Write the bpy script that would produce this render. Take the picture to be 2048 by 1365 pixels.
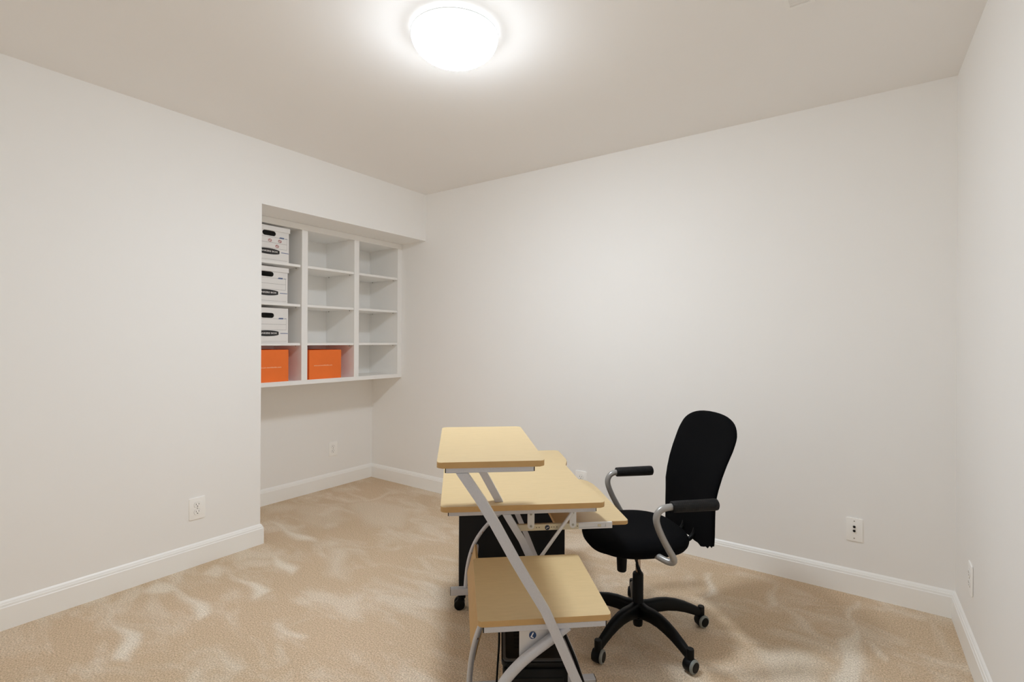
import bpy, bmesh, math, random
from mathutils import Vector, Matrix
from mathutils.geometry import tessellate_polygon
random.seed(4)
R = math.radians
for o in list(bpy.data.objects): bpy.data.objects.remove(o, do_unlink=True)
S = bpy.context.scene
COL = S.collection

# ------------------------------------------------------------------ camera
YAW, ROLL, PITCH = 0.6133, 0.0051, 0.0006
EYE = Vector((0, 0, 1.2399))
cd = bpy.data.cameras.new('camera'); cam = bpy.data.objects.new('camera', cd); COL.objects.link(cam)
fw = Vector((-math.sin(YAW)*math.cos(PITCH), math.cos(YAW)*math.cos(PITCH), math.sin(PITCH)))
rt = Vector((math.cos(YAW), math.sin(YAW), 0)); up = rt.cross(fw)
r2 = rt*math.cos(ROLL)+up*math.sin(ROLL); u2 = r2.cross(fw)
cam.matrix_world = Matrix(((r2.x, u2.x, -fw.x, EYE.x), (r2.y, u2.y, -fw.y, EYE.y), (r2.z, u2.z, -fw.z, EYE.z), (0, 0, 0, 1)))
cd.sensor_width = 36; cd.lens = 1005.39/2048*36; cd.shift_y = -2.484/2048*1.0
cd.clip_start = 0.02
S.camera = cam

# ------------------------------------------------------------------ light and exposure
W = bpy.data.worlds.new('world'); S.world = W; W.use_nodes = True
W.node_tree.nodes['Background'].inputs[0].default_value = (0.96, 0.98, 1.0, 1)
W.node_tree.nodes['Background'].inputs[1].default_value = 0.0
LAMP = 119.0
S.view_settings.view_transform = 'Standard'
try: S.view_settings.look = 'None'
except Exception: pass
S.cycles.diffuse_bounces = 16; S.cycles.max_bounces = 20
S.view_settings.exposure = 0.0; S.view_settings.gamma = 1.0
S.view_settings.use_curve_mapping = False

# ------------------------------------------------------------------ materials
def lin(c):
    return tuple(((v/255)/12.92 if v/255 <= 0.04045 else ((v/255+0.055)/1.055)**2.4) for v in c)
def mat(name, rgb, rough=0.5, metal=0.0, spec=0.5, coat=0.0, bump=None, var=None, sheen=0):
    m = bpy.data.materials.new(name); m.use_nodes = True; nt = m.node_tree
    b = nt.nodes['Principled BSDF']; c = lin(rgb)+(1,)
    b.inputs['Base Color'].default_value = c
    b.inputs['Roughness'].default_value = rough; b.inputs['Metallic'].default_value = metal
    b.inputs['Specular IOR Level'].default_value = spec; b.inputs['Coat Weight'].default_value = coat
    if sheen: b.inputs['Sheen Weight'].default_value = sheen
    tc = nt.nodes.new('ShaderNodeTexCoord')
    if var:      # (scale, amount, stretch)
        n = nt.nodes.new('ShaderNodeTexNoise'); n.inputs['Scale'].default_value = var[0]; n.inputs['Detail'].default_value = 4
        mp = nt.nodes.new('ShaderNodeMapping'); mp.inputs['Scale'].default_value = var[2] if len(var) > 2 else (1, 1, 1)
        nt.links.new(tc.outputs['Object'], mp.inputs[0]); nt.links.new(mp.outputs[0], n.inputs[0])
        rp = nt.nodes.new('ShaderNodeValToRGB')
        k = var[1]
        rp.color_ramp.elements[0].position = 0.3; rp.color_ramp.elements[1].position = 0.7
        rp.color_ramp.elements[0].color = (c[0]*(1-k), c[1]*(1-k), c[2]*(1-k*1.2), 1)
        rp.color_ramp.elements[1].color = (min(1, c[0]*(1+k)), min(1, c[1]*(1+k)), min(1, c[2]*(1+k)), 1)
        nt.links.new(n.outputs[0], rp.inputs[0]); nt.links.new(rp.outputs[0], b.inputs['Base Color'])
    if bump:     # (scale, strength, distance)
        n = nt.nodes.new('ShaderNodeTexNoise'); n.inputs['Scale'].default_value = bump[0]; n.inputs['Detail'].default_value = 3
        nt.links.new(tc.outputs['Object'], n.inputs[0])
        bp = nt.nodes.new('ShaderNodeBump'); bp.inputs['Strength'].default_value = bump[1]; bp.inputs['Distance'].default_value = bump[2]
        nt.links.new(n.outputs[0], bp.inputs['Height']); nt.links.new(bp.outputs[0], b.inputs['Normal'])
    return m
M = dict(
    wall=mat('wall_paint', (244, 243, 241), 0.75, spec=0.25, bump=(160, 0.12, 0.0008), var=(1.5, 0.006)),
    ceil=mat('ceiling_paint', (243, 241, 239), 0.9, spec=0.1, bump=(120, 0.15, 0.001), var=(1.5, 0.006)),
    trim=mat('trim_paint', (248, 248, 246), 0.38, spec=0.5),
    shelfw=mat('shelf_paint', (244, 243, 241), 0.45, spec=0.4, var=(3, 0.01)),
    maple=mat('maple_laminate', (201, 177, 133), 0.42, spec=0.45, var=(22, 0.03, (1, 5, 1))),
    mapleedge=mat('maple_edge_band', (194, 158, 106), 0.5, spec=0.35, var=(30, 0.03)),
    raw=mat('particle_board', (150, 112, 70), 0.8, var=(60, 0.12)),
    silver=mat('silver_paint', (200, 201, 207), 0.40, metal=0.25, spec=0.5, var=(300, 0.03)),
    steel=mat('galvanised_steel', (215, 215, 216), 0.35, metal=0.4),
    zinc=mat('zinc_slide', (205, 196, 172), 0.35, metal=0.4),
    chrome=mat('chrome', (190, 175, 165), 0.15, metal=1.0),
    blackp=mat('black_plastic', (7, 7, 8), 0.5, spec=0.2, bump=(500, 0.08, 0.0004)),
    blackg=mat('black_gloss', (8, 8, 9), 0.5, spec=0.25),
    cab=mat('black_laminate', (24, 24, 26), 0.55, spec=0.25, var=(8, 0.1)),
    cabtop=mat('grey_laminate_edge', (70, 70, 70), 0.5),
    fabric=mat('black_fabric', (9, 9, 11), 0.95, spec=0.1, bump=(900, 0.5, 0.0006)),
    armtube=mat('grey_tube_paint', (163, 161, 158), 0.35, metal=0.35, spec=0.5),
    rim=mat('grey_rubber', (128, 132, 128), 0.5),
    white=mat('white_plastic', (252, 251, 248), 0.35, spec=0.5),
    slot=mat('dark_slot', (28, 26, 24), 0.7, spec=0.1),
    screw=mat('screw_metal', (170, 168, 160), 0.35, metal=0.6),
    card=mat('white_cardboard', (236, 234, 232), 0.75, spec=0.2, var=(14, 0.015)),
    cardin=mat('kraft_cardboard', (150, 128, 98), 0.85),
    orange=mat('orange_cardboard', (246, 122, 52), 0.6, spec=0.3, var=(10, 0.03)),
    orangel=mat('pale_print', (255, 200, 160), 0.6),
    ink=mat('black_print', (38, 36, 36), 0.6),
    inkw=mat('white_print', (225, 222, 220), 0.6),
    inkg=mat('grey_print', (140, 138, 136), 0.6),
    inkb=mat('blue_print', (96, 112, 150), 0.6),
    inkr=mat('red_print', (168, 60, 52), 0.6),
    badge=mat('blue_badge', (24, 62, 110), 0.35),
    badged=mat('dark_badge', (20, 34, 58), 0.35),
    ventm=mat('vent_paint', (244, 242, 239), 0.5),
)
# lamp glass: gives off light
lm = bpy.data.materials.new('lamp_glass'); lm.use_nodes = True
b = lm.node_tree.nodes['Principled BSDF']
b.inputs['Base Color'].default_value = (0.9, 0.9, 0.9, 1); b.inputs['Roughness'].default_value = 0.3
b.inputs['Emission Color'].default_value = (0.94, 1.035, 1.13, 1); b.inputs['Emission Strength'].default_value = LAMP
nt_ = lm.node_tree
tc_ = nt_.nodes.new('ShaderNodeTexCoord'); sp_ = nt_.nodes.new('ShaderNodeSeparateXYZ'); mr_ = nt_.nodes.new('ShaderNodeMapRange')
nt_.links.new(tc_.outputs['Object'], sp_.inputs[0]); nt_.links.new(sp_.outputs[2], mr_.inputs[0]); mr_.interpolation_type = 'SMOOTHSTEP'
mr_.inputs[1].default_value = -0.034; mr_.inputs[2].default_value = -0.112; mr_.inputs[3].default_value = LAMP*0.019; mr_.inputs[4].default_value = LAMP
nt_.links.new(mr_.outputs[0], b.inputs['Emission Strength'])
M['lamp'] = lm
# carpet: base colour mixed by the floor's own brushed-pile attribute plus noise
def carpet():
    m = bpy.data.materials.new('carpet'); m.use_nodes = True; nt = m.node_tree; N = nt.nodes; L = nt.links
    b = N['Principled BSDF']; b.inputs['Roughness'].default_value = 0.95; b.inputs['Specular IOR Level'].default_value = 0.08
    tc = N.new('ShaderNodeTexCoord')
    at = N.new('ShaderNodeAttribute'); at.attribute_name = 'pile'
    # swept blotches
    mp = N.new('ShaderNodeMapping'); mp.inputs['Rotation'].default_value = (0, 0, 0.5); mp.inputs['Scale'].default_value = (1.6, 3.2, 1)
    L.new(tc.outputs['Object'], mp.inputs[0])
    n1 = N.new('ShaderNodeTexNoise'); n1.inputs['Scale'].default_value = 1.7; n1.inputs['Detail'].default_value = 5
    n1.inputs['Roughness'].default_value = 0.62; n1.inputs['Distortion'].default_value = 0.5
    L.new(mp.outputs[0], n1.inputs[0])
    r1 = N.new('ShaderNodeValToRGB'); r1.color_ramp.elements[0].position = 0.47; r1.color_ramp.elements[1].position = 0.64
    L.new(n1.outputs[0], r1.inputs[0])
    sc = N.new('ShaderNodeMath'); sc.operation = 'MULTIPLY'; sc.inputs[1].default_value = 0.5; L.new(r1.outputs[0], sc.inputs[0])
    mx = N.new('ShaderNodeMath'); mx.operation = 'MAXIMUM'; L.new(sc.outputs[0], mx.inputs[0]); L.new(at.outputs['Fac'], mx.inputs[1])
    # low frequency tone
    n2 = N.new('ShaderNodeTexNoise'); n2.inputs['Scale'].default_value = 1.3; L.new(tc.outputs['Object'], n2.inputs[0])
    # tuft grain
    n3 = N.new('ShaderNodeTexNoise'); n3.inputs['Scale'].default_value = 170; n3.inputs['Detail'].default_value = 2; L.new(tc.outputs['Object'], n3.inputs[0])
    n4 = N.new('ShaderNodeTexVoronoi'); n4.inputs['Scale'].default_value = 190; L.new(tc.outputs['Object'], n4.inputs[0])
    ca = N.new('ShaderNodeMix'); ca.data_type = 'RGBA'
    ca.inputs[6].default_value = lin((219, 197, 171))+(1,); ca.inputs[7].default_value = lin((245, 236, 223))+(1,)
    L.new(mx.outputs[0], ca.inputs[0])
    cb = N.new('ShaderNodeMix'); cb.data_type = 'RGBA'; cb.blend_type = 'MULTIPLY'; cb.inputs[0].default_value = 1.0
    rr = N.new('ShaderNodeValToRGB'); rr.color_ramp.elements[0].position = 0.3; rr.color_ramp.elements[1].position = 0.7
    rr.color_ramp.elements[0].color = (0.66, 0.63, 0.58, 1); rr.color_ramp.elements[1].color = (1.14, 1.14, 1.13, 1)
    L.new(n3.outputs[0], rr.inputs[0]); L.new(ca.outputs[2], cb.inputs[6]); L.new(rr.outputs[0], cb.inputs[7])
    cc = N.new('ShaderNodeMix'); cc.data_type = 'RGBA'; cc.blend_type = 'MULTIPLY'; cc.inputs[0].default_value = 1.0
    r2_ = N.new('ShaderNodeValToRGB'); r2_.color_ramp.elements[0].position = 0.3; r2_.color_ramp.elements[1].position = 0.7
    r2_.color_ramp.elements[0].color = (0.93, 0.93, 0.91, 1); r2_.color_ramp.elements[1].color = (1.03, 1.02, 1.02, 1)
    L.new(n2.outputs[0], r2_.inputs[0]); L.new(cb.outputs[2], cc.inputs[6]); L.new(r2_.outputs[0], cc.inputs[7])
    L.new(cc.outputs[2], b.inputs['Base Color'])
    ad = N.new('ShaderNodeMath'); ad.operation = 'ADD'; L.new(n3.outputs[0], ad.inputs[0]); L.new(n4.outputs[0], ad.inputs[1])
    bp = N.new('ShaderNodeBump'); bp.inputs['Strength'].default_value = 0.55; bp.inputs['Distance'].default_value = 0.004
    L.new(ad.outputs[0], bp.inputs['Height']); L.new(bp.outputs[0], b.inputs['Normal'])
    return m
M['carpet'] = carpet()
# grip: black foam with a raised diamond pattern
def gripmat():
    m = mat('ribbed_black_grip', (17, 17, 18), 0.6, spec=0.3); nt = m.node_tree
    tc = nt.nodes.new('ShaderNodeTexCoord'); vo = nt.nodes.new('ShaderNodeTexVoronoi'); vo.inputs['Scale'].default_value = 130; vo.inputs['Randomness'].default_value = 0.0
    nt.links.new(tc.outputs['Object'], vo.inputs[0])
    bp = nt.nodes.new('ShaderNodeBump'); bp.inputs['Strength'].default_value = 0.9; bp.inputs['Distance'].default_value = 0.002
    nt.links.new(vo.outputs[0], bp.inputs['Height']); nt.links.new(bp.outputs[0], nt.nodes['Principled BSDF'].inputs['Normal'])
    return m
M['grip'] = gripmat()

# ------------------------------------------------------------------ mesh helpers
class B:
    """collects shapes in one bmesh"""
    def __init__(s, off=(0, 0, 0)): s.bm = bmesh.new(); s.off = Vector(off)
    def v(s, p): return s.bm.verts.new(Vector(p)-s.off)
    def box(s, x0, x1, y0, y1, z0, z1, bev=0.0, seg=2):
        vs = [s.v((x, y, z)) for z in (z0, z1) for x, y in ((x0, y0), (x1, y0), (x1, y1), (x0, y1))]
        fs = [s.bm.faces.new([vs[i] for i in f]) for f in ((3, 2, 1, 0), (4, 5, 6, 7), (0, 1, 5, 4), (1, 2, 6, 5), (2, 3, 7, 6), (3, 0, 4, 7))]
        if bev:
            es = list({e for f in fs for e in f.edges})
            bmesh.ops.bevel(s.bm, geom=es, offset=bev, segments=seg, affect='EDGES', profile=0.5)
        return s
    def prism(s, pts, axis, a0, a1, bev=0.0, holes=()):
        """pts: 2-D outline; axis 'x','y','z' = extrusion axis; the 2-D coords are the other two in order"""
        def P(u, w, a):
            return {'x': (a, u, w), 'y': (u, a, w), 'z': (u, w, a)}[axis]
        loops = [list(pts)]+[list(h) for h in holes]
        A = [[s.v(P(u, w, a0)) for u, w in lp] for lp in loops]; Bb = [[s.v(P(u, w, a1)) for u, w in lp] for lp in loops]
        fs = []
        if holes:
            fl = [Vector((u, w, 0)) for lp in loops for u, w in lp]
            tri = tessellate_polygon([[Vector((u, w, 0)) for u, w in lp] for lp in loops])
            fa = [v for l in A for v in l]; fb = [v for l in Bb for v in l]
            for t in tri:
                for q, rev in ((fa, 0), (fb, 1)):
                    try: fs.append(s.bm.faces.new([q[i] for i in (t if not rev else t[::-1])]))
                    except ValueError: pass
        else:
            fs.append(s.bm.faces.new(A[0][::-1])); fs.append(s.bm.faces.new(Bb[0]))
        caps = list(fs)
        for la, lb in zip(A, Bb):
            n = len(la)
            for i in range(n): fs.append(s.bm.faces.new((la[i], la[(i+1) % n], lb[(i+1) % n], lb[i])))
        if bev and not holes:
            es = list({e for f in caps for e in f.edges})
            bmesh.ops.bevel(s.bm, geom=es, offset=bev, segments=2, affect='EDGES', profile=0.5)
        return s
    def tube(s, pts, r, n=12, cap=True, r_end=None, smooth=0):
        pts = [Vector(p) for p in pts]
        for _ in range(smooth):   # Chaikin rounding
            q = [pts[0]]
            for a, b2 in zip(pts, pts[1:]): q += [a.lerp(b2, .25), a.lerp(b2, .75)]
            pts = q+[pts[-1]]
        rings = []; T = (pts[1]-pts[0]).normalized()
        N_ = T.cross(Vector((0, 0, 1)));
        if N_.length < 1e-3: N_ = T.cross(Vector((1, 0, 0)))
        N_.normalize()
        for i, p in enumerate(pts):
            t = (pts[min(i+1, len(pts)-1)]-pts[max(i-1, 0)]).normalized()
            N_ = (N_-t*N_.dot(t)).normalized(); Bn = t.cross(N_)
            rr = r if r_end is None else r+(r_end-r)*i/(len(pts)-1)
            rings.append([s.v(p+(N_*math.cos(2*math.pi*k/n)+Bn*math.sin(2*math.pi*k/n))*rr) for k in range(n)])
        for a, b2 in zip(rings, rings[1:]):
            for k in range(n): s.bm.faces.new((a[k], a[(k+1) % n], b2[(k+1) % n], b2[k]))
        if cap: s.bm.faces.new(rings[0][::-1]); s.bm.faces.new(rings[-1])
        return s
    def lathe(s, prof, c=(0, 0, 0), n=32, ax=None):
        """prof: (radius, height) pairs along the axis through c"""
        ax = Vector(ax or (0, 0, 1)).normalized(); c = Vector(c)
        X = ax.cross(Vector((0, 0, 1)));
        if X.length < 1e-3: X = Vector((1, 0, 0))
        X.normalize(); Y = ax.cross(X)
        rings = []
        for r, h in prof:
            if r < 1e-6: rings.append([s.v(c+ax*h)])
            else: rings.append([s.v(c+ax*h+(X*math.cos(2*math.pi*k/n)+Y*math.sin(2*math.pi*k/n))*r) for k in range(n)])
        for a, b2 in zip(rings, rings[1:]):
            for k in range(n):
                q = [a[k % len(a)], a[(k+1) % len(a)], b2[(k+1) % len(b2)], b2[k % len(b2)]]
                q2 = []
                for v in q:
                    if v not in q2: q2.append(v)
                if len(q2) > 2: s.bm.faces.new(q2)
        for rg, rev in ((rings[0], 1), (rings[-1], 0)):
            if len(rg) > 2: s.bm.faces.new(rg[::-1] if rev else rg)
        return s
    def rings(s, rs, closed_ends=True):
        R_ = [[s.v(p) for p in r] for r in rs]; n = len(R_[0])
        for a, b2 in zip(R_, R_[1:]):
            for k in range(n): s.bm.faces.new((a[k], a[(k+1) % n], b2[(k+1) % n], b2[k]))
        if closed_ends: s.bm.faces.new(R_[0][::-1]); s.bm.faces.new(R_[-1])
        return s
    def build(s, name, m, parent=None, ang=32, smooth=True):
        bmesh.ops.recalc_face_normals(s.bm, faces=s.bm.faces)
        me = bpy.data.meshes.new(name); s.bm.to_mesh(me); s.bm.free()
        ms = m if isinstance(m, (list, tuple)) else [m]
        for q in ms: me.materials.append(q)
        if smooth:
            me.polygons.foreach_set('use_smooth', [True]*len(me.polygons))
            me.set_sharp_from_angle(angle=R(ang))
        o = bpy.data.objects.new(name, me); COL.objects.link(o)
        if parent: o.parent = parent
        return o
def tag(o, label, cat, group=None, kind=None):
    o['label'] = label; o['category'] = cat
    if group: o['group'] = group
    if kind: o['kind'] = kind
    return o
def thing(name, label, cat, loc=(0, 0, 0), rz=0.0, group=None):
    o = bpy.data.objects.new(name, None); COL.objects.link(o); o.empty_display_size = 0.1
    o.location = loc; o.rotation_euler = (0, 0, rz); return tag(o, label, cat, group)
def struct(o): o['kind'] = 'structure'; return o
def rrect(x0, x1, y0, y1, r, n=5):
    p = []
    for cx, cy, a in ((x1-r, y0+r, -90), (x1-r, y1-r, 0), (x0+r, y1-r, 90), (x0+r, y0+r, 180)):
        for k in range(n+1): t = R(a+90*k/n); p.append((cx+r*math.cos(t), cy+r*math.sin(t)))
    return p
def flat_text(txt, size, name, m, parent, mw, width=None, bold=0.0):
    """lettering as a thin mesh; mw = 4x4 matrix (local x = reading direction, y = up, z = out)"""
    cu = bpy.data.curves.new(name, 'FONT'); cu.body = txt; cu.size = size; cu.extrude = 0.0004; cu.offset = bold
    cu.align_x = 'CENTER'; cu.align_y = 'CENTER'; cu.resolution_u = 2
    t = bpy.data.objects.new(name, cu); COL.objects.link(t)
    dg = bpy.context.evaluated_depsgraph_get(); dg.update()
    me = bpy.data.meshes.new_from_object(t.evaluated_get(dg)); COL.objects.unlink(t); bpy.data.objects.remove(t)
    if width:
        xs = [v.co.x for v in me.vertices]; k = width/(max(xs)-min(xs)); me.transform(Matrix.Diagonal((k, 1, 1, 1)))
    me.transform(mw); me.materials.clear(); me.materials.append(m); me.name = name
    o = bpy.data.objects.new(name, me); COL.objects.link(o); o.parent = parent
    return o

# ------------------------------------------------------------------ the room
H = 2.44; XL, XN, YB, YN, SZ = -2.9913, -3.6581, 2.996, 1.6137, 2.0586
XR, SK = 0.3335, 0.0183; YF = -0.55; BH = 0.1217
def xr(y): return XR+SK*(YB-y)
# floor with pile marks
PILE = {'w1':[(-2.96,1.07),(-2.87,1.09),(-2.55,1.09),(-2.4,1.09),(-2.4,1.01),(-2.55,1.05)],'w1b':[(-2.9,0.95),(-2.94,1.07),(-2.82,1.1),(-2.75,1.04),(-2.84,0.97)],
'w2':[(-2.91,1.31),(-2.85,1.32),(-2.39,1.35),(-2.39,1.26),(-2.53,1.29),(-2.73,1.32)],'w2b':[(-2.85,1.21),(-2.91,1.31),(-2.81,1.32),(-2.74,1.27)],
'w3':[(-2.97,0.81),(-2.85,0.83),(-2.66,0.81),(-2.47,0.83),(-2.38,0.8),(-2.32,0.75),(-2.37,0.71),(-2.62,0.79)],'s1':[(-2.94,1.58),(-2.92,1.59),(-2.52,1.56),(-2.47,1.48)],
'p1':[(-2.63,1.83),(-2.52,1.88),(-2.16,1.62),(-2.29,1.62),(-2.54,1.75)],'s2':[(-2.12,1.2),(-2.09,1.22),(-1.92,1.23),(-1.89,1.2),(-1.98,1.19)],
's3':[(-2.14,0.96),(-2.08,0.98),(-1.91,0.97),(-1.9,0.93),(-2.02,0.94)],'s4':[(-3.35,1.85),(-3.3,1.87),(-2.89,1.84),(-2.72,1.84),(-2.88,1.77)],
's5':[(-3.42,2.56),(-3.4,2.58),(-3.13,2.53),(-3.17,2.79),(-3.13,2.77),(-3.09,2.49)],'s6':[(-2.07,1.73),(-1.99,1.74),(-1.63,1.76),(-1.64,1.71),(-1.86,1.7)],
'r1':[(-0.05,2.93),(-0.04,2.94),(-0.02,2.65),(0.0,2.44),(0.01,2.0),(-0.09,1.98),(-0.09,2.33),(-0.07,2.53),(-0.06,2.7)],'r2':[(0.0,2.57),(0.03,2.58),(0.09,2.46),(0.06,2.44)],
'r3':[(-0.36,2.69),(-0.34,2.7),(-0.2,2.56),(-0.09,2.41),(-0.11,2.39),(-0.22,2.48)],'r4':[(-0.38,2.86),(-0.38,2.87),(-0.34,2.67),(-0.37,2.61)],
'r5':[(0.21,2.93),(0.22,2.94),(0.27,2.82),(0.28,2.54),(0.27,2.52),(0.25,2.78)],'r6':[(-0.68,2.81),(-0.66,2.82),(-0.59,2.59),(-0.64,2.52)],
'r7':[(-0.34,2.23),(-0.28,2.32),(-0.18,2.33),(-0.11,2.25),(-0.1,2.06),(-0.29,1.92)],'p2':[(-3.49,2.14),(-3.22,2.34),(-2.89,2.19),(-2.9,1.96),(-3.13,1.96)],
'p3':[(-3.19,2.36),(-3.07,2.6),(-2.68,2.59),(-2.48,2.26),(-2.73,2.19)],'p4':[(-3.7,1.99),(-3.57,2.11),(-3.38,2.16),(-3.44,1.89)]}
PW = {'p2': .28, 'p3': .36, 'p4': .35, 'r7': .7, 's6': .6, 's5': .6, 'r3': .55, 'r5': .5, 'w1b': .8, 'w2b': .6, 'p1': .5, 's3': .7}
def make_floor():
    import numpy as np
    x0, x1, y0, y1, st = XN-0.1, 0.5, YF-0.05, YB+0.1, 0.018
    nx = int((x1-x0)/st)+1; ny = int((y1-y0)/st)+1
    xs = np.linspace(x0, x1, nx); ys = np.linspace(y0, y1, ny); gx, gy = np.meshgrid(xs, ys)
    rng = np.random.RandomState(3)
    wx = gx+0.012*np.sin(gy*23+1)+0.01*np.sin(gx*31+gy*17); wy = gy+0.012*np.sin(gx*19+2)+0.008*np.sin(gy*37-gx*13)
    pile = np.zeros_like(gx)
    for k, P in PILE.items():
        n = len(P); inside = np.zeros(gx.shape, bool); dist = np.full(gx.shape, 9.0)
        for i in range(n):
            ax, ay = P[i]; bx, by = P[(i+1) % n]
            c = ((ay > wy) != (by > wy)) & (wx < (bx-ax)*(wy-ay)/((by-ay) or 1e-9)+ax); inside ^= c
            dx, dy = bx-ax, by-ay; t = np.clip(((wx-ax)*dx+(wy-ay)*dy)/(dx*dx+dy*dy+1e-9), 0, 1)
            dist = np.minimum(dist, np.hypot(wx-ax-t*dx, wy-ay-t*dy))
        sd = np.where(inside, dist, -dist); soft = 0.05 if k in ('p1', 'p2', 'p3', 'p4', 'r7', 's6') else 0.022
        pile = np.maximum(pile, np.clip((sd+soft*0.6)/(soft*1.6), 0, 1)*PW.get(k, 0.95))
    me = bpy.data.meshes.new('floor')
    co = np.stack([gx, gy, np.zeros_like(gx)], -1).reshape(-1, 3)
    idx = np.arange(nx*ny).reshape(ny, nx)
    f = np.stack([idx[:-1, :-1], idx[:-1, 1:], idx[1:, 1:], idx[1:, :-1]], -1).reshape(-1, 4)
    me.from_pydata(co.tolist(), [], f.tolist())
    a = me.attributes.new('pile', 'FLOAT', 'POINT'); a.data.foreach_set('value', pile.reshape(-1).astype('f'))
    me.materials.append(M['carpet'])
    o = bpy.data.objects.new('floor', me); COL.objects.link(o); return o
fl = struct(make_floor())
b = B(); b.box(XN-.1, .55, YF-.1, YB+.1, H, H+.1); struct(b.build('ceiling', M['ceil'], smooth=False))
b = B(); b.box(XN-.1, XL, YF-.1, YN, 0, H); b.box(XN-.1, XL, YN, YB, SZ, H); b.box(XN-.1, XN, YN, YB, 0, SZ)
struct(b.build('wall_left', M['wall'], smooth=False))
b = B(); b.box(XN-.1, .55, YB, YB+.1, 0, H); struct(b.build('wall_back', M['wall'], smooth=False))
b = B(); b.prism([(xr(YB), YB), (xr(YF), YF-.1), (.6, YF-.1), (.6, YB)], 'z', 0, H); struct(b.build('wall_right', M['wall'], smooth=False))
b = B(); b.box(XL, xr(YF), YF-.1, YF, 0, H); struct(b.build('wall_front', M['wall'], smooth=False))
# baseboards: profile (out from the wall, height) swept along a path of corners
BP = [(0, 0), (.015, 0), (.015, .094), (.0125, .098), (.0125, .102), (.0105, .107), (.0085, .108), (.007, .113), (.005, .1165), (0, BH)]
def baseboard(name, path, lefts):
    """path: floor corners; room is on the left-hand side of the direction of travel"""
    b = B(); P = [Vector((x, y, 0)) for x, y in path]; rings = []
    for i, p in enumerate(P):
        d0 = (P[i]-P[i-1]).normalized() if i else None; d1 = (P[i+1]-P[i]).normalized() if i < len(P)-1 else None
        n0 = Vector((-d0.y, d0.x, 0)) if d0 else None; n1 = Vector((-d1.y, d1.x, 0)) if d1 else None
        if n0 and n1: m_ = (n0+n1); m_ = m_/(m_.length_squared)*2
        else: m_ = n0 or n1
        rings.append([p+m_*u+Vector((0, 0, w)) for u, w in BP])
    b.rings(rings); return struct(b.build(name, M['trim'], ang=25))

baseboard('baseboard_left', [(XL, YF), (XL, YN), (XN, YN)][::-1], 1)
baseboard('baseboard_niche', [(XN, YB), (XN, YN)], 1)
baseboard('baseboard_back', [(xr(YB), YB), (XN, YB)], 1)
baseboard('baseboard_right', [(xr(YF), YF), (xr(YB), YB)], 1)

# ------------------------------------------------------------------ built-in shelf unit in the niche
UX = -3.271; UBK = -3.640; z0, z1 = 0.9155, 2.0586
u = thing('shelf_unit', 'white built-in wall shelf unit of twelve open cubbies hung in the niche', 'shelf', (UX, (YN+YB)/2, z0))
uo = (UX, (YN+YB)/2, z0)
FT = 0.018   # face frame thickness
cols = [(1.655, 2.056), (2.1025, 2.504), (2.549, 2.9485)]
def upart(name, boxes, bev=0.0015):
    b = B(uo)
    for q in boxes: b.box(*q, bev=bev, seg=1)
    return b.build(name, M['shelfw'], u)
g = 0.0008
upart('bottom_rail', [(UX-FT, UX, YN+g, YB-g, z0, z0+.031)])
upart('top_rail', [(UX-FT, UX, YN+g, YB-g, 2.0155, z1-g)])
for a, c in ((YN+g, 1.655), (2.056, 2.1025), (2.504, 2.549), (2.9485, YB-g)):
    upart('stile', [(UX-FT+.0003, UX-.0003, a, c, z0+.031, 2.0155)])
upart('bottom_panel', [(UBK, UX-FT, YN+.004, YB-.004, z0+.008, z0+.026)])
upart('top_panel', [(UBK, UX-FT, YN+.004, YB-.004, 2.022, 2.040)])
upart('back_panel', [(UBK-.006, UBK, YN+.004, YB-.004, z0+.008, 2.040)])
for a, c in ((YN+.01, 1.652), (2.0585, 2.0765), (2.082, 2.100), (2.5065, 2.5245), (2.5285, 2.5465), (2.951, 2.986)):
    upart('divider', [(UBK, UX-FT, a, c, z0+.026, 2.022)])
for ci, (a, c) in enumerate(cols):
    a2, c2 = a+.0015, c-.0015
    if ci == 0: c2 = 2.048
    if ci == 1: a2 = 2.1035
    for zt in (1.7655, 1.486, 1.2115):
        o = upart('shelf', [(UBK+.002, UX-.004, a2, c2, zt-.0175, zt)])
        for yy in (a2+.006, c2-.006):
            for xx in (UX-.05, UBK+.05):
                pb = B(uo); pb.lathe([(.003, 0), (.003, .008)], (xx, yy, zt-.0258), 8); pb.build('shelf_pin', M['screw'], o)

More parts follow.
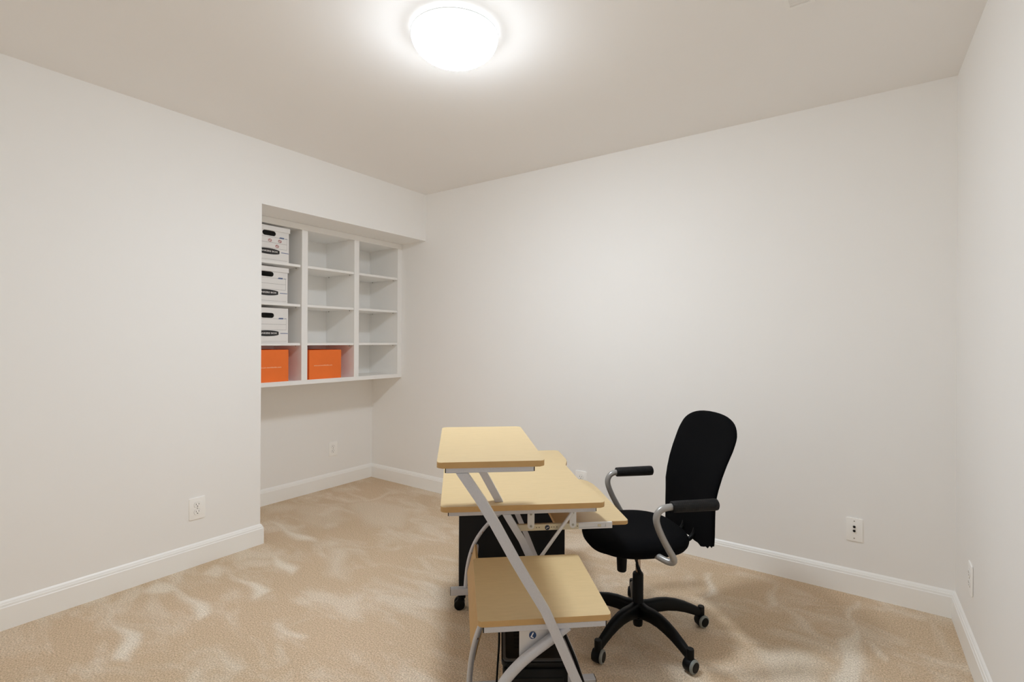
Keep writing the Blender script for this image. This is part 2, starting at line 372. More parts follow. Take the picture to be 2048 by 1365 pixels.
# ------------------------------------------------------------------ boxes in the cubbies
def stadium(cy, cz, w, h, n=8):
    r = h/2; p = []
    for sx, a in ((1, -90), (-1, 90)):
        for k in range(n+1): t = R(a+180*k/n); p.append((cy+sx*(w/2-r)+r*math.cos(t), cz+r*math.sin(t)))
    return p
def face_mtx(x, y, z):  # text on a +X facing front: reading direction +Y, up +Z, out +X
    return Matrix(((0, 0, 1, x), (1, 0, 0, y), (0, 1, 0, z), (0, 0, 0, 1)))
def file_box(zb, zt, yr, lid, label, red=False, hy=1.82, dy=0.0):
    w = .300; xf = -3.283; yl = yr-w; d = .34
    t = thing('file_box', label, 'box', (xf-d/2, yr-w/2, zb), 0, 'white cardboard file boxes in the left shelf column')
    of = (xf-d/2, yr-w/2, zb); th = .004
    hb = zt-zb-(.001 if lid else 0)
    k = (hb)/.24
    b = B(of)
    hz = zb+hb*.785 if not lid else zb+hb*.80
    hole = stadium(hy, hz, .094, .034)
    b.prism([(yl, zb), (yr, zb), (yr, zb+hb), (yl, zb+hb)], 'x', xf-th, xf, holes=[hole])
    b.box(xf-d, xf-d+th, yl, yr, zb, zb+hb); b.box(xf-d+th, xf-th, yl, yl+th, zb, zb+hb); b.box(xf-d+th, xf-th, yr-th, yr, zb, zb+hb)
    b.box(xf-d+th, xf-th, yl+th, yr-th, zb, zb+th)
    if not lid: b.box(xf-d+th, xf-th, yl+th, yr-th, zb+hb-th-.002, zb+hb-.002)
    b.build('box_body', M['card'], t)
    # dark sheet standing in for the shade inside, a little behind the hand hole
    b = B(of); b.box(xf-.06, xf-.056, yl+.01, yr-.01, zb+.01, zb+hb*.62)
    b.build('shade_liner', M['slot'], t)
    if lid:
        b = B(of); e = .006; lt = zt+.003
        b.box(xf-d-e, xf+e, yl-e, yr+e, lt-.003, lt, bev=.001)
        b.box(xf+e-.003, xf+e, yl-e, yr+e, lt-.032, lt-.003); b.box(xf-d-e, xf-d-e+.003, yl-e, yr+e, lt-.032, lt-.003)
        b.box(xf-d-e+.003, xf+e-.003, yr+e-.003, yr+e, lt-.032, lt-.003); b.box(xf-d-e+.003, xf+e-.003, yl-e, yl-e+.003, lt-.032, lt-.003)
        b.build('lid', M['card'], t)
    # print on the front
    xo = xf+.0003
    zc = zb+hb*.275
    b = B(of)
    ell = [(yr-.148+.095*math.cos(2*math.pi*k_/40), zc+.0200*math.sin(2*math.pi*k_/40)) for k_ in range(40)]
    ell = [(max(yr-.230, min(y_, yr-.068)), z_) for y_, z_ in ell]
    b.prism(ell, 'x', xf, xo+.0004)
    lb = b.build('logo_oval', M['ink'], t)
    flat_text('BANKERS BOX', .0150, 'lettering', M['inkw'], lb, face_mtx(xo+.0006-of[0], yr-.145-of[1], zc-of[2]), width=.128, bold=.0003)
    b = B(of)
    for f_, in ((.695,), (.535,), (.375,)): b.box(xf, xo, yl+.02, yr-.014, zb+hb*f_-.0007, zb+hb*f_+.0007)
    b.box(xf, xo, yr-.0145, yr-.0135, zb+hb*.375, zb+hb*.695)
    if lid or True: b.box(xf, xo, yl+.02, yr-.01, zb+hb*.045-.0006, zb+hb*.045+.0006)
    b.build('printed_lines', M['inkg'], t)
    b = B(of); b.prism([(yr-.072, zb+hb*.685), (yr-.037, zb+hb*.685), (yr-.034, zb+hb*.725), (yr-.065, zb+hb*.725)], 'x', xf, xo+.0003)
    b.build('blue_mark', M['inkb'], t)
    b = B(of); b.box(xf, xo+.0002, yr-.056, yr-.002, zc-.0022, zc+.0022); b.build('blue_stripe', M['inkb'], t)
    b = B(of); b.box(xf, xo+.0002, yr-.028, yr-.010, zb+hb*.705-.001, zb+hb*.705+.001)
    b.build('blue_stripe', M['inkb'], t)
    b = B(of); b.box(xf, xo+.0002, yr-.225, yr-.200, zb+hb*.60-.001, zb+hb*.60+.001); b.build('handwriting', M['inkg'], t)
    if red:
        for yy, zz in ((yr-.136, .595), (yr-.066, .605), (yr-.085, .445)):
            b = B(of); pts = [(yy+.011*math.cos(q), zb+hb*zz+.009*math.sin(q)) for q in [2*math.pi*i/14 for i in range(15)]]
            b.tube([(xf+.0008, y_, z_) for y_, z_ in pts], .0014, 5); b.tube([(xf+.0008, yy-.007, zb+hb*zz+.006), (xf+.0008, yy+.007, zb+hb*zz-.005)], .0015, 5)
            b.build('red_sticker', M['inkr'], t)
    return t
file_box(1.7665, 2.000, 1.963, True, 'white cardboard file box with lid and three red stickers, topmost in the left shelf column', True, 1.822)
file_box(1.487, 1.725, 1.955, True, 'white cardboard file box with lid but no stickers, on the second shelf down', False, 1.808)
file_box(1.2125, 1.449, 1.960, False, 'white cardboard file box without a lid, right above the half-hidden orange box', False, 1.812)
def orange_box(y0, y1, zt, label, ty, rz=0.0, tw=.16):
    zb = .9425; xf = -3.286; d = .30; of = (xf-d/2, (y0+y1)/2, zb)
    t = thing('orange_box', label, 'box', of, rz, 'orange cardboard boxes on the bottom shelf')
    b = B(of); b.box(xf-d, xf, y0, y1, zb, zt-.0015, bev=.0012, seg=1); b.build('box_body', M['orange'], t)
    b = B(of); b.box(xf-d+.001, xf-.0008, y0+.001, (y0+y1)/2-.001, zt-.0015, zt); b.build('flap', M['orange'], t)
    b = B(of); b.box(xf-d+.001, xf-.0008, (y0+y1)/2+.001, y1-.001, zt-.0015, zt); b.build('flap', M['orange'], t)
    flat_text('www.art-worldwide.com', .013, 'lettering', M['orangel'], t, face_mtx(xf+.0004-of[0], ty-of[1], 1.046-of[2]), width=tw, bold=.0002)
    return t
orange_box(1.690, 1.967, 1.165, 'orange cardboard box under the file boxes, left one, partly hidden by the wall edge', 1.832, 0, .165)
orange_box(2.122, 2.396, 1.160, 'orange cardboard box in the middle column of the bottom shelf, fully in view', 2.238, R(1.0), .155)

# ------------------------------------------------------------------ wall plates
def plate(name, label, pos, rz, kind='duplex', group=None):
    """local: x = along the wall, -y = out into the room, origin at the plate's centre on the wall"""
    t = thing(name, label, 'outlet' if kind == 'duplex' else 'wall jack', pos, rz, group)
    w, h = .080, .116
    b = B()
    if kind == 'duplex':
        ho = []
        b.prism(rrect(-w/2, w/2, -h/2, h/2, .004), 'y', 0, -.0055, bev=.0018); b.build('cover_plate', M['white'], t)
        for s in (1, -1):
            b = B(); c = s*.0195
            p = [(.0168*math.cos(q), c+max(-.0135, min(.0135, .0168*math.sin(q)))) for q in [2*math.pi*i/28 for i in range(28)]]
            b.prism(p, 'y', -.0055, -.0078); rc = b.build('receptacle', M['white'], t)
            b = B(); b.box(-.0078, -.0058, -.0081, -.0078, c-.001, c+.008); b.box(.0058, .0078, -.0081, -.0078, c, c+.0075)
            b.lathe([(.0026, 0), (.0026, .0003)], (0, -.0078, c-.0075), 10, (0, -1, 0)); b.build('slot', M['slot'], rc)
            b = B(); n = 28; ring = []
            for rr in (.0174, .0168): ring.append([(rr*math.cos(q)) for q in [0]])
            po = [(.0174*math.cos(q), c+max(-.0141, min(.0141, .0174*math.sin(q)))) for q in [2*math.pi*i/28 for i in range(28)]]
            b.prism(po, 'y', -.0055, -.0058); b.build('recess_line', M['inkg'], rc)
        b = B(); b.lathe([(.003, 0), (.003, .0006), (.0018, .001)], (0, -.0055, 0), 12, (0, -1, 0)); b.build('screw', M['screw'], t)
    else:
        b.prism(rrect(-.034, .034, -h/2+.002, h/2-.002, .004), 'y', 0, -.0055, bev=.0018); b.build('cover_plate', M['white'], t)
        for c in (.0145, -.0055):
            b = B(); b.lathe([(.0065, 0), (.0065, .001)], (0, -.0055, c), 14, (0, -1, 0)); j = b.build('jack_socket', M['screw'], t)
            b = B(); b.lathe([(.0048, 0), (.0048, .006), (.0042, .0075)], (0, -.0065, c), 12, (0, -1, 0)); b.build('connector', M['slot'], j)
        for c in (.042, -.042):
            b = B(); b.lathe([(.003, 0), (.003, .0006), (.0018, .001)], (0, -.0055, c), 12, (0, -1, 0)); b.build('screw', M['screw'], t)
    return t
plate('wall_outlet', 'white duplex outlet low on the long left wall, nearest the camera on the left', (XL, 1.261, .311), R(90))
plate('wall_outlet', 'white duplex outlet low inside the niche under the shelf unit', (XN, 2.590, .319), R(90))
plate('wall_outlet', 'white duplex outlet on the back wall, half hidden behind the desktop', (-1.541, YB, .315), 0)
plate('wall_outlet', 'white duplex outlet on the right wall, seen edge-on beside the right corner', (xr(2.637), 2.637, .319), R(-90)-SK)
plate('wall_jack', 'white wall plate with two round jacks, on the back wall right of the chair', (-.043, YB, .316), 0, 'jack')

# ------------------------------------------------------------------ ceiling lamp and vent
LC = (-1.31, 1.465, H)
t = thing('ceiling_lamp', 'round flush ceiling lamp with a glowing white glass dome', 'lamp', LC)
b = B(LC); b.lathe([(.0, 0), (.150, 0), (.150, -.018), (.146, -.022), (0, -.022)], LC, 48); b.build('mounting_pan', M['white'], t)
b = B(LC); pr = [(.151, -.0025), (.1650, -.0025), (.1662, -.0190)]+[(.1685*math.cos(q), -.022-.098*math.sin(q)) for q in [i*math.pi/2/14 for i in range(14)]]+[(0, -.120)]
b.lathe(pr, LC, 64); b.build('glass_dome', M['lamp'], t, ang=60)
b = B(LC); b.lathe([(.1662, 0), (.1700, 0), (.1700, -.0018), (.1662, -.0018), (.1662, 0)], (LC[0], LC[1], H-.0180), 64)
b.build('metal_rim', M['screw'], t)
for q in (35, 155, 275):
    b = B(LC); c, s_ = math.cos(R(q)), math.sin(R(q)); b.tube([(LC[0]+.148*c, LC[1]+.148*s_, H-.010), (LC[0]+.173*c, LC[1]+.173*s_, H-.013)], .0025, 8); b.build('clip', M['white'], t)
VX0, VX1, VY0, VY1 = -.240, -.150, 1.76, 2.052
vo = ((VX0+VX1)/2, (VY0+VY1)/2, H)
t = thing('ceiling_vent', 'small white slatted ceiling vent at the top edge near the right corner', 'vent', vo)
b = B(vo); fwid = .014
b.prism([(VX0, VY0), (VX1, VY0), (VX1, VY1), (VX0, VY1)], 'z', H-.006, H-.0002, holes=[[(VX0+fwid, VY0+fwid), (VX1-fwid, VY0+fwid), (VX1-fwid, VY1-fwid), (VX0+fwid, VY1-fwid)]])
b.build('frame', M['ventm'], t)
b = B(vo); b.box(VX0+fwid, VX1-fwid, VY0+fwid, VY1-fwid, H-.0009, H-.0003); b.build('duct_opening', M['inkg'], t)
for i in range(18):
    y = VY0+fwid+.006+i*.0148
    b = B(vo); b.prism([(y, H-.001), (y+.009, H-.0055), (y+.0105, H-.0055), (y+.0018, H-.001)], 'x', VX0+fwid-.001, VX1-fwid+.001); b.build('slat', M['ventm'], t)

# ------------------------------------------------------------------ desk (local frame: x across, y away from the camera)
A = YAW+R(6.3)
def loc2w(x, y, a=A): return (math.cos(a)*x-math.sin(a)*y, math.sin(a)*x+math.cos(a)*y, 0)
DO = (.22, 1.80, 0)
desk = thing('computer_desk', 'maple and silver computer desk on casters with a raised shelf at its near end', 'desk', loc2w(DO[0], DO[1]), A)
def D(): return B(DO)
def board(name, outline, zt, th, parent=desk):
    b = D(); b.prism(outline, 'z', zt-th, zt, bev=.0022)
    o = b.build(name, [M['maple'], M['mapleedge']], parent, ang=20)
    for p in o.data.polygons:
        if abs(p.normal.z) < .6: p.material_index = 1
        elif p.normal.z < -.6: p.material_index = 1
    return o
board('raised_shelf', rrect(-.045, .2135, 1.192, 1.672, .013), .951, .0145)
board('lower_shelf', rrect(.055, .389, 1.2205, 1.578, .010), .5555, .0145)
dk = rrect(-.048, .488, 1.600, 2.382, .018)
# right edge with its shallow knee cut
i0 = 5
right = [(.487, 1.70), (.4865, 1.725), (.480, 1.755), (.472, 1.79), (.4665, 1.835), (.464, 1.90), (.463, 2.00), (.463, 2.09), (.466, 2.115), (.476, 2.140), (.484, 2.165), (.488, 2.20)]
dk = dk[:6]+right+dk[6:]
board('desktop', dk, .7105, .0175)
tray = rrect(.336, .592, 1.674, 2.205, .012)[:6]+[(.592, 2.05), (.588, 2.12), (.578, 2.165), (.560, 2.19), (.535, 2.203)]+rrect(.336, .592, 1.674, 2.205, .012)[12:]
board('keyboard_tray', tray, .6205, .013)
LEG = [(-.003, .929), (.001, .922), (.045, .857), (.081, .797), (.131, .706), (.158, .660), (.205, .582), (.236, .515), (.280, .415), (.318, .331), (.346, .262), (.376, .195), (.398, .130), (.407, .096)]
def legw(z): return .0275-.0055*(1-min(1, max(0, z/.93)))
def cut(zlo, zhi):
    out = []
    def at(z):
        for (x0, a), (x1, c) in zip(LEG, LEG[1:]):
            if a >= z >= c: return x0+(x1-x0)*(a-z)/(a-c)
        return LEG[-1][0] if z < LEG[-1][1] else LEG[0][0]
    zs = sorted({zhi, zlo}|{z for _, z in LEG if zlo < z < zhi}|{zlo+(zhi-zlo)*k/10 for k in range(1, 10)}, reverse=True)
    return [(at(z), z) for z in zs]
def leg(name, zlo, zhi, y0, y1, t=desk):
    c = cut(zlo, zhi); b = D()
    b.prism(c+[(x+legw(z), z) for x, z in c[::-1]], 'y', y0, y1, bev=.0012); return b.build(name, M['silver'], t, ang=40)
leg('leg', .092, .9235, 1.196, 1.2205); leg('upper_post', .7107, .9235, 1.634, 1.657); leg('leg', .092, .671, 1.628, 1.651); leg('leg', .092, .671, 2.300, 2.323)
def rail(x0, x1, y0, y1, za, zb):
    b = D(); b.box(x0, x1, y0, y1, za, zb, bev=.001, seg=1); o = b.build('rail', M['silver'], desk)
    for xx in (x0, x1):
        b = D(); s = -1 if xx == x0 else 1
        b.box(min(xx, xx+s*.0022), max(xx, xx+s*.0022), y0+.0008, y1-.0008, za+.0008, zb-.0008); b.build('end_cap', M['blackp'], o)
rail(-.0235, .1870, 1.197, 1.222, .9237, .9363); rail(-.0235, .1870, 1.634, 1.659, .9237, .9363)
rail(.0700, .3740, 1.2215, 1.2455, .5262, .5408); rail(.0700, .3740, 1.550, 1.574, .5262, .5408)
rail(-.0225, .4630, 1.628, 1.653, .6715, .6928); rail(-.0225, .4630, 2.300, 2.325, .6715, .6928)
rail(-.0225, .4630, 2.350, 2.370, .6800, .6928)
# arc braces
ARC = [(.047, .096), (.050, .14), (.056, .195), (.070, .255), (.090, .305), (.119, .350), (.153, .388), (.188, .419), (.222, .443), (.255, .458), (.276, .463)]
ARC_A = [(.052, .096), (.058, .16), (.068, .24), (.086, .32), (.113, .385), (.134, .413), (.168, .446), (.205, .473), (.240, .496), (.268, .518), (.280, .527)]
for pts, y, r_ in ((ARC_A, 1.2345, .0130), (ARC, 1.668, .0098), (ARC, 2.334, .0088)):
    b = D(); b.tube([(x, y, z) for x, z in pts], r_, 16, smooth=2); ob = b.build('arc_brace', M['silver'], desk, ang=50)
    if y > 1.3:
        for k in (6, 4):
            x, z = pts[k-1 if k == 6 else 3]
            b = D(); b.lathe([(.004, 0), (.004, .002), (.002, .003)], (x+.005, y-.008, z), 10, (.6, -.8, 0)); b.build('screw', M['chrome'], ob)
# gusset plate and round badge on the near frame
b = D(); b.prism([(.160, .5263), (.160, .440), (.168, .446), (.205, .473), (.240, .496), (.280, .527)], 'y', 1.2475, 1.2495); gp = b.build('gusset_plate', M['steel'], desk)
def badge(x, y, z, r_, m, txt, parent, rot):
    b = D(); b.lathe([(r_, 0), (r_, .0012), (r_*.9, .0016)], (x, y, z), 24, (0, -1, 0)); o = b.build('round_badge', m, parent)
    if txt:
        mw = Matrix.Translation((x-DO[0], y-DO[1]-.0018, z)) @ Matrix.Rotation(R(90), 4, 'X') @ Matrix.Rotation(rot, 4, 'Z')
        flat_text(txt, r_*1.9, 'lettering', M['inkw'], o, mw, bold=.0006)
    return o
badge(.1935, 1.2470, .5000, .0090, M['badge'], 'L', gp, R(-28))
# foot bars and casters
def caster(x, y, parent, ang, hr=.026, post=.066, ring=False):
    """twin-wheel caster under a foot"""
    pass
def foot(y0, y1):
    b = D(); b.box(-.0205, .474, y0, y1, .0655, .0950, bev=.0012, seg=1); f = b.build('foot_bar', M['silver'], desk)
    for xx, s in ((-.0205, -1), (.474, 1)):
        b = D(); b.box(min(xx, xx+s*.002), max(xx, xx+s*.002), y0+.001, y1-.001, .0665, .0940); b.build('end_cap', M['blackp'], f)
    ym = (y0+y1)/2
    for xx in (.030, .440):
        b = D(); b.lathe([(.006, .060), (.006, .0655)], (xx, ym, 0), 12); b.lathe([(.018, .050), (.018, .058), (.012, .0605)], (xx, ym, 0), 16)
        b.prism([(xx-.024, .026), (xx-.020, .044), (xx-.008, .052), (xx+.012, .052), (xx+.012, .040), (xx+.004, .026)], 'y', ym-.006, ym+.006, bev=.002)
        c = b.build('caster', M['blackp'], desk)
        for s in (-1, 1):
            b = D(); b.lathe([(.010, -.008), (.022, -.008), (.0245, -.005), (.0245, .005), (.022, .0075), (.012, .009), (0, .009)], (xx-.010, ym+s*.0145, .0245), 24, (0, s, 0)); b.build('wheel', M['blackp'], c)
for a, c in ((1.190, 1.2215), (1.6560, 1.6880), (2.318, 2.348)): foot(a, c)
# slanted rear board between the arc braces
b = D(); ux, uz = .040, .130; ln = math.hypot(ux, uz); nx, nz = -uz/ln*.012, ux/ln*.012
q = [(.054, .172), (.088, .300), (.098, .297), (.066, .169)]
b.prism(q, 'y', 1.681, 2.318, bev=.0015); o = b.build('rear_board', [M['mapleedge']], desk)
b = D(); b.prism([(.094, .222), (.100, .222), (.105, .296), (.099, .302)], 'y', 2.300, 2.319); b.build('board_bracket', M['silver'], o)
# keyboard slides and hangers on both sides
for y0, s in ((1.652, 1), (2.300, -1)):
    for xx in (.249, .391):
        z_t, z_b = .6713, .611; w_ = .0115
        b = D(); pts = [(xx-w_, z_t), (xx-w_, z_b+w_)]+[(xx+w_*math.cos(q), z_b+w_+w_*math.sin(q)) for q in [math.pi+k*math.pi/8 for k in range(1, 8)]]+[(xx+w_, z_b+w_), (xx+w_, z_t)]
        ya = y0 if s > 0 else y0-.003
        b.prism(pts, 'y', ya, ya+.003); hb = b.build('tray_hanger', M['steel'], desk)
        for zz in (.662, .622):
            b = D(); b.lathe([(.0042, 0), (.0042, .0012), (.002, .002)], (xx, ya, zz), 10, (0, -1, 0)); b.build('screw', M['screw'], hb)
    ya = y0+.003 if s > 0 else y0-.015
    b = D(); b.box(.203, .412, ya, ya+.012, .6050, .6258, bev=.001, seg=1); sl = b.build('tray_slide', M['zinc'], desk)
    b = D(); b.box(.412, .528, ya+.001, ya+.010, .6045, .6095); b.box(.412, .528, ya+.001, ya+.010, .6190, .6240); b.box(.412, .510, ya+.0035, ya+.0085, .6095, .6190)
    b.box(.505, .528, ya+.001, ya+.0095, .6095, .6190); ex = b.build('slide_runner', M['steel'], desk)
    b = D(); b.box(.478, .489, ya+.0015, ya+.0035, .6100, .6185); b.build('slide_stop', M['zinc'], ex)
    if s > 0:
        for xx in (.268, .277, .319, .327, .337, .407):
            b = D(); b.lathe([(.0016, 0), (.0016, .0003)], (xx, ya, .6155), 10, (0, -1, 0)); b.build('screw_hole', M['slot'], sl)
        bd = badge(.3045, ya, .6145, .0082, M['badged'], None, sl, 0)
        b = D(); b.tube([(.3000, ya-.0019, .6120), (.3090, ya-.0019, .6168)], .0010, 6); b.build('badge_mark', M['inkw'], bd)
    # spacer between slide and tray, so the tray really sits on its runners
    yb = (ya+.012, 1.674) if s > 0 else (2.205, ya)
    if abs(yb[1]-yb[0]) > .0005:
        b = D(); b.box(.34, .525, min(yb), max(yb), .608, .619); b.build('slide_bracket', M['zinc'], desk)
# diagonal brace tube
b = D(); b.tube([(.386, 1.640, .668), (.268, 1.640, .507)], .0058, 12); b.build('diagonal_brace', M['steel'], desk)

# ------------------------------------------------------------------ black cabinet behind the far end of the desk
CO = (.28, 2.555, 0)
cab = thing('cabinet', 'plain black cabinet standing behind the far end of the desk', 'cabinet', loc2w(CO[0], CO[1]), A)
b = B(CO); b.box(.0175, .542, 2.466, 2.66, .012, .630, bev=.002, seg=1); b.build('cabinet_body', M['cab'], cab)
b = B(CO); b.box(.0165, .543, 2.460, 2.665, .630, .642, bev=.0015, seg=1); b.build('cabinet_top', M['cabtop'], cab)
b = B(CO); b.box(.019, .5405, 2.457, 2.466, .030, .626, bev=.0015, seg=1); b.build('front_panel', M['cab'], cab)
b = B(CO); b.box(.030, .530, 2.475, 2.65, .001, .012); b.build('plinth', M['blackp'], cab)

# ------------------------------------------------------------------ computer tower and cords under the lower shelf
TO = (.2165, 1.42, 0)
tw = thing('computer_tower', 'black computer tower standing on the carpet under the lower desk shelf', 'computer', loc2w(TO[0], TO[1]), A-R(5))
b = B(TO); b.box(.137, .298, 1.292, 1.600, .012, .404, bev=.003); b.build('case', M['blackp'], tw)
b = B(TO); b.prism(rrect(.131, .304, 1.268, 1.602, .016), 'z', .404, .416, bev=.003, ); b.build('top_cover', M['blackg'], tw)
b = B(TO)
b.prism(rrect(.135, .300, 1.273, 1.598, .013), 'z', .416, .4195, holes=[rrect(.142, .293, 1.281, 1.590, .009)]); b.build('top_rim', M['cabtop'], tw)
b = B(TO); b.box(.134, .301, 1.262, 1.292, .012, .404, bev=.006); fp = b.build('front_bezel', M['blackp'], tw)
for i in range(3):
    b = B(TO); b.box(.146, .289, 1.2595, 1.2625, .345-i*.045, .382-i*.045, bev=.001, seg=1); b.build('drive_cover', M['blackg'], fp)
b = B(TO); b.lathe([(.008, 0), (.008, .002), (.006, .003)], (.2175, 1.2625, .20), 16, (0, -1, 0)); b.build('power_button', M['steel'], fp)
for xx in (.148, .287):
    for yy in (1.31, 1.58):
        b = B(TO); b.lathe([(.011, .001), (.012, .012)], (xx, yy, 0), 12); b.build('foot', M['blackp'], tw)
for i in range(7):
    b = B(TO); b.box(.165, .270, 1.33+i*.018, 1.338+i*.018, .416, .4168); b.build('vent_slot', M['slot'], tw)
def wcord(pts, r_, name, m, label, extra=None):
    w = [loc2w(x, y) for x, y, z in pts]; P = [Vector((q[0], q[1], p[2])) for q, p in zip(w, pts)]
    o0 = P[-1].copy(); o0.z = 0
    t = thing(name, label, 'cord', o0)
    b = B(o0); b.tube(P, r_, 8, smooth=3); b.build('cable', m, t)
    if extra:
        b = B(o0); e = [loc2w(x, y) for x, y, z in extra]; b.tube([Vector((q[0], q[1], p[2])) for q, p in zip(e, extra)], .0052, 10); b.build('plug', M['blackp'], t)
    return t
wcord([(.1215, 1.405, .455), (.1235, 1.40, .40), (.118, 1.395, .33), (.112, 1.39, .22), (.108, 1.385, .10), (.100, 1.375, .012), (.085, 1.345, .006), (.06, 1.30, .006), (.02, 1.28, .006)], .0030, 'power_cord', M['blackp'],
      'black power cord hanging beside the black computer tower', [(.1215, 1.405, .515), (.1215, 1.405, .45)])
wcord([(.1255, 1.48, .515), (.1265, 1.47, .40), (.1285, 1.45, .25), (.130, 1.42, .10), (.125, 1.40, .012), (.118, 1.35, .005), (.10, 1.32, .005)], .0013, 'thin_cord', M['zinc'],
      'thin pale wire hanging between the black cord and the computer tower')

wcord([(x+.016+dx, 1.6215, z) for x, z, dx in ((.256, .47, 0), (.280, .415, .001), (.318, .331, 0), (.346, .262, .001), (.376, .195, 0), (.398, .130, 0), (.407, .106, 0))]+[(.440, 1.612, .050), (.462, 1.600, .006), (.47, 1.56, .006)], .0052, 'leg_cord', M['blackp'],
      'black cord running down along the middle desk leg behind the front leg')

# ------------------------------------------------------------------ office chair (local x = towards its back, y = away from the camera)
CA = YAW+R(10.5)
cw = (math.cos(YAW)*.542-math.sin(YAW)*2.142, math.sin(YAW)*.542+math.cos(YAW)*2.142, 0)
ch = thing('office_chair', 'black fabric swivel office chair with grey tube arms and black grips', 'chair', cw, CA)
# five star base
for k in range(5):
    ang = R(-135+72*k-10.5)
    c, s = math.cos(ang), math.sin(ang)
    prof = [(.015, .100, .060, .040), (.05, .103, .052, .040), (.09, .109, .050, .037), (.13, .109, .048, .034), (.17, .103, .046, .031), (.21, .092, .043, .028), (.25, .076, .039, .025), (.278, .063, .036, .023), (.290, .058, .034, .020)]
    rs = []
    for r_, z, h, w in prof:
        ring = []; h *= 1.08; w *= 1.08
        for i in range(16):
            q = 2*math.pi*i/16; cq, sq = math.cos(q), math.sin(q); e = .62
            a_ = math.copysign(abs(cq)**e, cq)*w/2*(1+.12*(sq < 0)); b_ = math.copysign(abs(sq)**e, sq)*h/2
            ring.append((r_*c-a_*s, r_*s+a_*c, z+b_))
        rs.append(ring)
    b = B(); b.rings(rs); b.build('base_leg', M['blackp'], ch, ang=50)
    # caster with its pivot barrel, hood and wheels
    px, py = .290*c, .290*s
    psi = [31, 55, 66, 20, 35][k]; d = math.radians(-psi-10.5); ax = Vector((math.cos(d), math.sin(d), 0)); pv = Vector((px, py, 0))
    b = B(); b.lathe([(.0, .034), (.0135, .034), (.0140, .060), (.0138, .084), (.0125, .087), (0, .087)], pv, 20)
    tr = Vector((-ax.y, ax.x, 0))
    b.lathe([(0, -.020), (.021, -.020), (.0245, -.014), (.0255, .000), (.0258, .012), (.0240, .0135), (0, .0135)], pv+Vector((0, 0, .0268)), 28, ax)
    cs = b.build('caster', M['blackp'], ch, ang=50)
    b = B(); b.lathe([(0, .0120), (.0235, .0120), (.0258, .0145), (.0258, .019), (.0240, .0225), (.0195, .0240), (0, .0240)], pv+Vector((0, 0, .0266)), 28, ax); wl = b.build('wheel', M['rim'], cs, ang=50)
    b = B(); b.lathe([(0, .0240), (.0192, .0240), (.0180, .0258), (0, .0262)], pv+Vector((0, 0, .0266)), 24, ax)
    b.build('hub_cap', M['blackp'], cs, ang=50)
b = B(); b.lathe([(0, .030), (.0185, .030), (.0200, .036), (.0215, .062), (.034, .070), (.037, .085), (.036, .115), (.031, .127), (.024, .131), (.0225, .134), (.0225, .246), (.0200, .2525), (.012, .2535), (0, .2535)], (0, 0, 0), 32)
b.build('hub_column', M['blackp'], ch, ang=40)
b = B(); b.lathe([(.0105, .2535), (.0105, .385)], (0, 0, 0), 24); b.build('gas_lift', M['chrome'], ch)
b = B(); b.tube([(-.035, -.012, .375), (-.022, -.014, .325), (-.010, -.013, .292)], .0035, 8, smooth=1); b.tube([(-.012, -.0135, .296), (.002, -.018, .2545)], .0062, 8, r_end=.009); b.build('height_lever', M['blackp'], ch)
b = B(); b.lathe([(0, .270), (.0175, .270), (.0195, .274), (.0225, .340), (.023, .376), (0, .376)], (-.078, -.01, 0), 24); b.build('tension_knob', M['blackp'], ch, ang=45)
b = B(); b.box(-.12, .10, -.055, .055, .374, .398, bev=.006); b.build('seat_mechanism', M['blackp'], ch)
# seat
def sup(a_, b_, n, e, cx=0, cy=0, z=0, f=None):
    out = []
    for i in range(n):
        q = 2*math.pi*i/n; cq, sq = math.cos(q), math.sin(q)
        x = math.copysign(abs(cq)**(2/e), cq)*a_; y = math.copysign(abs(sq)**(2/e), sq)*b_
        zz = z+(f(x, y) if f else 0)
        out.append((cx+x, cy+y, zz))
    return out
SX, SA, SB = -.022, .206, .212
def dip(x, y): return -.018*max(0, (-x-.10)/.10)**2
rs = []
for z, k in ((.390, .70), (.388, .80), (.392, .88), (.400, .945), (.412, .985), (.424, 1.0), (.436, .992), (.446, .965), (.453, .92), (.4575, .86), (.4595, .75), (.4585, .55), (.457, .3), (.4565, .08)):
    rs.append(sup(SA*k, SB*k, 56, 2.7, SX, 0, z, (lambda x, y, kk=k, zz=z: dip(x, y)*(1 if zz > .40 else .3))))
b = B(); b.rings(rs); b.build('seat', M['fabric'], ch, ang=70)
# backrest: tall pad that leans back, with a ragged cloth hem at the bottom
XC = [(.40, .228), (.50, .229), (.60, .231), (.65, .242), (.70, .257), (.75, .276), (.80, .298), (.85, .318), (.90, .330), (.935, .335)]
def lerp(tab, z):
    if z <= tab[0][0]: return tab[0][1]
    for (a, va), (c, vc) in zip(tab, tab[1:]):
        if z <= c: return va+(vc-va)*(z-a)/(c-a)
    return tab[-1][1]
ZT, ZB = .928, .392
def halfw(z):
    w = lerp([(.40, .197), (.55, .197), (.62, .200), (.70, .207), (.80, .214), (.86, .214), (.93, .214)], z)
    if z > .80:
        t_ = min(1, (z-.80)/(ZT-.80)); w *= max(0, 1-t_**2.9)**(1/2.6)
    return w
rs = []; n = 44; zs = [ZB+(.80-ZB)*i/16 for i in range(17)]+[.80+(ZT-.80)*math.sin(math.pi/2*i/14) for i in range(1, 15)]
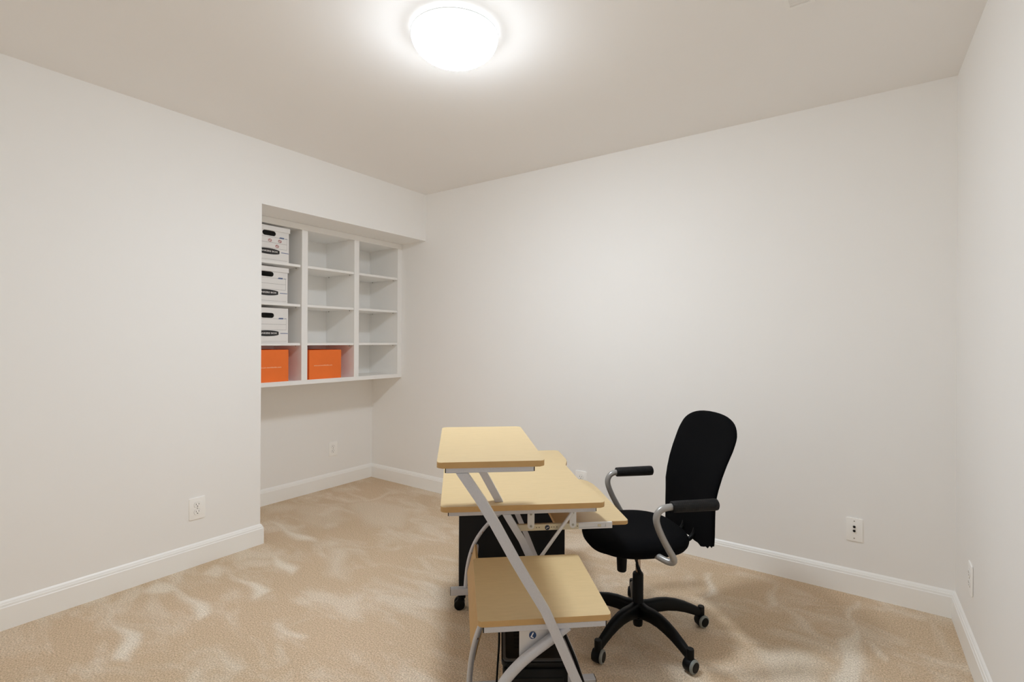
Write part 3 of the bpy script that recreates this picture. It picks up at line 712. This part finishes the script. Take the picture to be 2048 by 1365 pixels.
for j, z in enumerate(zs):
    w = max(.004, halfw(z)); t_ = .019 if z > .47 else .012+.007*(z-ZB)/(.47-ZB)
    if z > .88: t_ *= max(.15, math.sqrt(max(0, 1-((z-.88)/(ZT-.88+.001))**2)))
    ring = []
    for i in range(n):
        q = 2*math.pi*i/n; cq, sq = math.cos(q), math.sin(q)
        y = math.copysign(abs(cq)**.8, cq)*w; d_ = math.copysign(abs(sq)**.75, sq)*t_
        x = lerp(XC, z)+.020*(1-(y/.2)**2)+d_
        zz = z
        if j == 0: zz += .003*math.sin(y*95+1)+.003*math.sin(y*210)+(.030*min(1, max(0, (-y-.125)/.06)) if y < -.12 else 0)
        if j == 1: zz += (.012*min(1, max(0, (-y-.125)/.06)) if y < -.12 else 0)
        if z > .86: zz -= .012*(y/.2+.2)*(-1 if y < 0 else .2)*0
        ring.append((x, y, zz))
    rs.append(ring)
b = B(); b.rings(rs); b.build('backrest', M['fabric'], ch, ang=70)
b = B()
for yy in (-.045, .045): b.tube([(.06, yy, .386), (.13, yy, .383), (.185, yy, .388), (.222, yy, .405), (.240, yy, .435), (.246, yy, .50)], .0095, 12, smooth=2)
b.build('back_support', M['blackp'], ch, ang=50)
# arms
for s, dx, dz in ((-1, -.003, 0), (1, .004, 0)):
    y = .2545*s-.0095
    path = [(.045, y, .6165), (-.010, y, .6165), (-.036, y, .606), (-.048, y, .582), (-.045, y, .555), (-.024, y, .506), (.003, y, .458), (.024, y, .424), (.026, y-.001*s, .409), (.015, y-.011*s, .404), (.002, y-.028*s, .406), (-.010, y-.055*s, .409), (-.016, y-.10*s, .406), (-.016, y-.15*s, .402)]
    b = B(); b.tube([(x+dx, yy, z) for x, yy, z in path], .0128, 16, smooth=3); at_ = b.build('arm_tube', M['armtube'], ch, ang=60)
    gx0, gx1 = (.012, .200) if s < 0 else (.000, .183)
    pr = [(0, 0), (.0200, 0), (.0212, .002), (.0216, .02), (.0226, gx1-gx0-.014), (.0215, gx1-gx0-.004), (.016, gx1-gx0), (0, gx1-gx0)]
    b = B(); b.lathe(pr, (gx0, y, .6165), 28, (1, 0, 0)); b.build('grip', M['grip'], at_, ang=60)
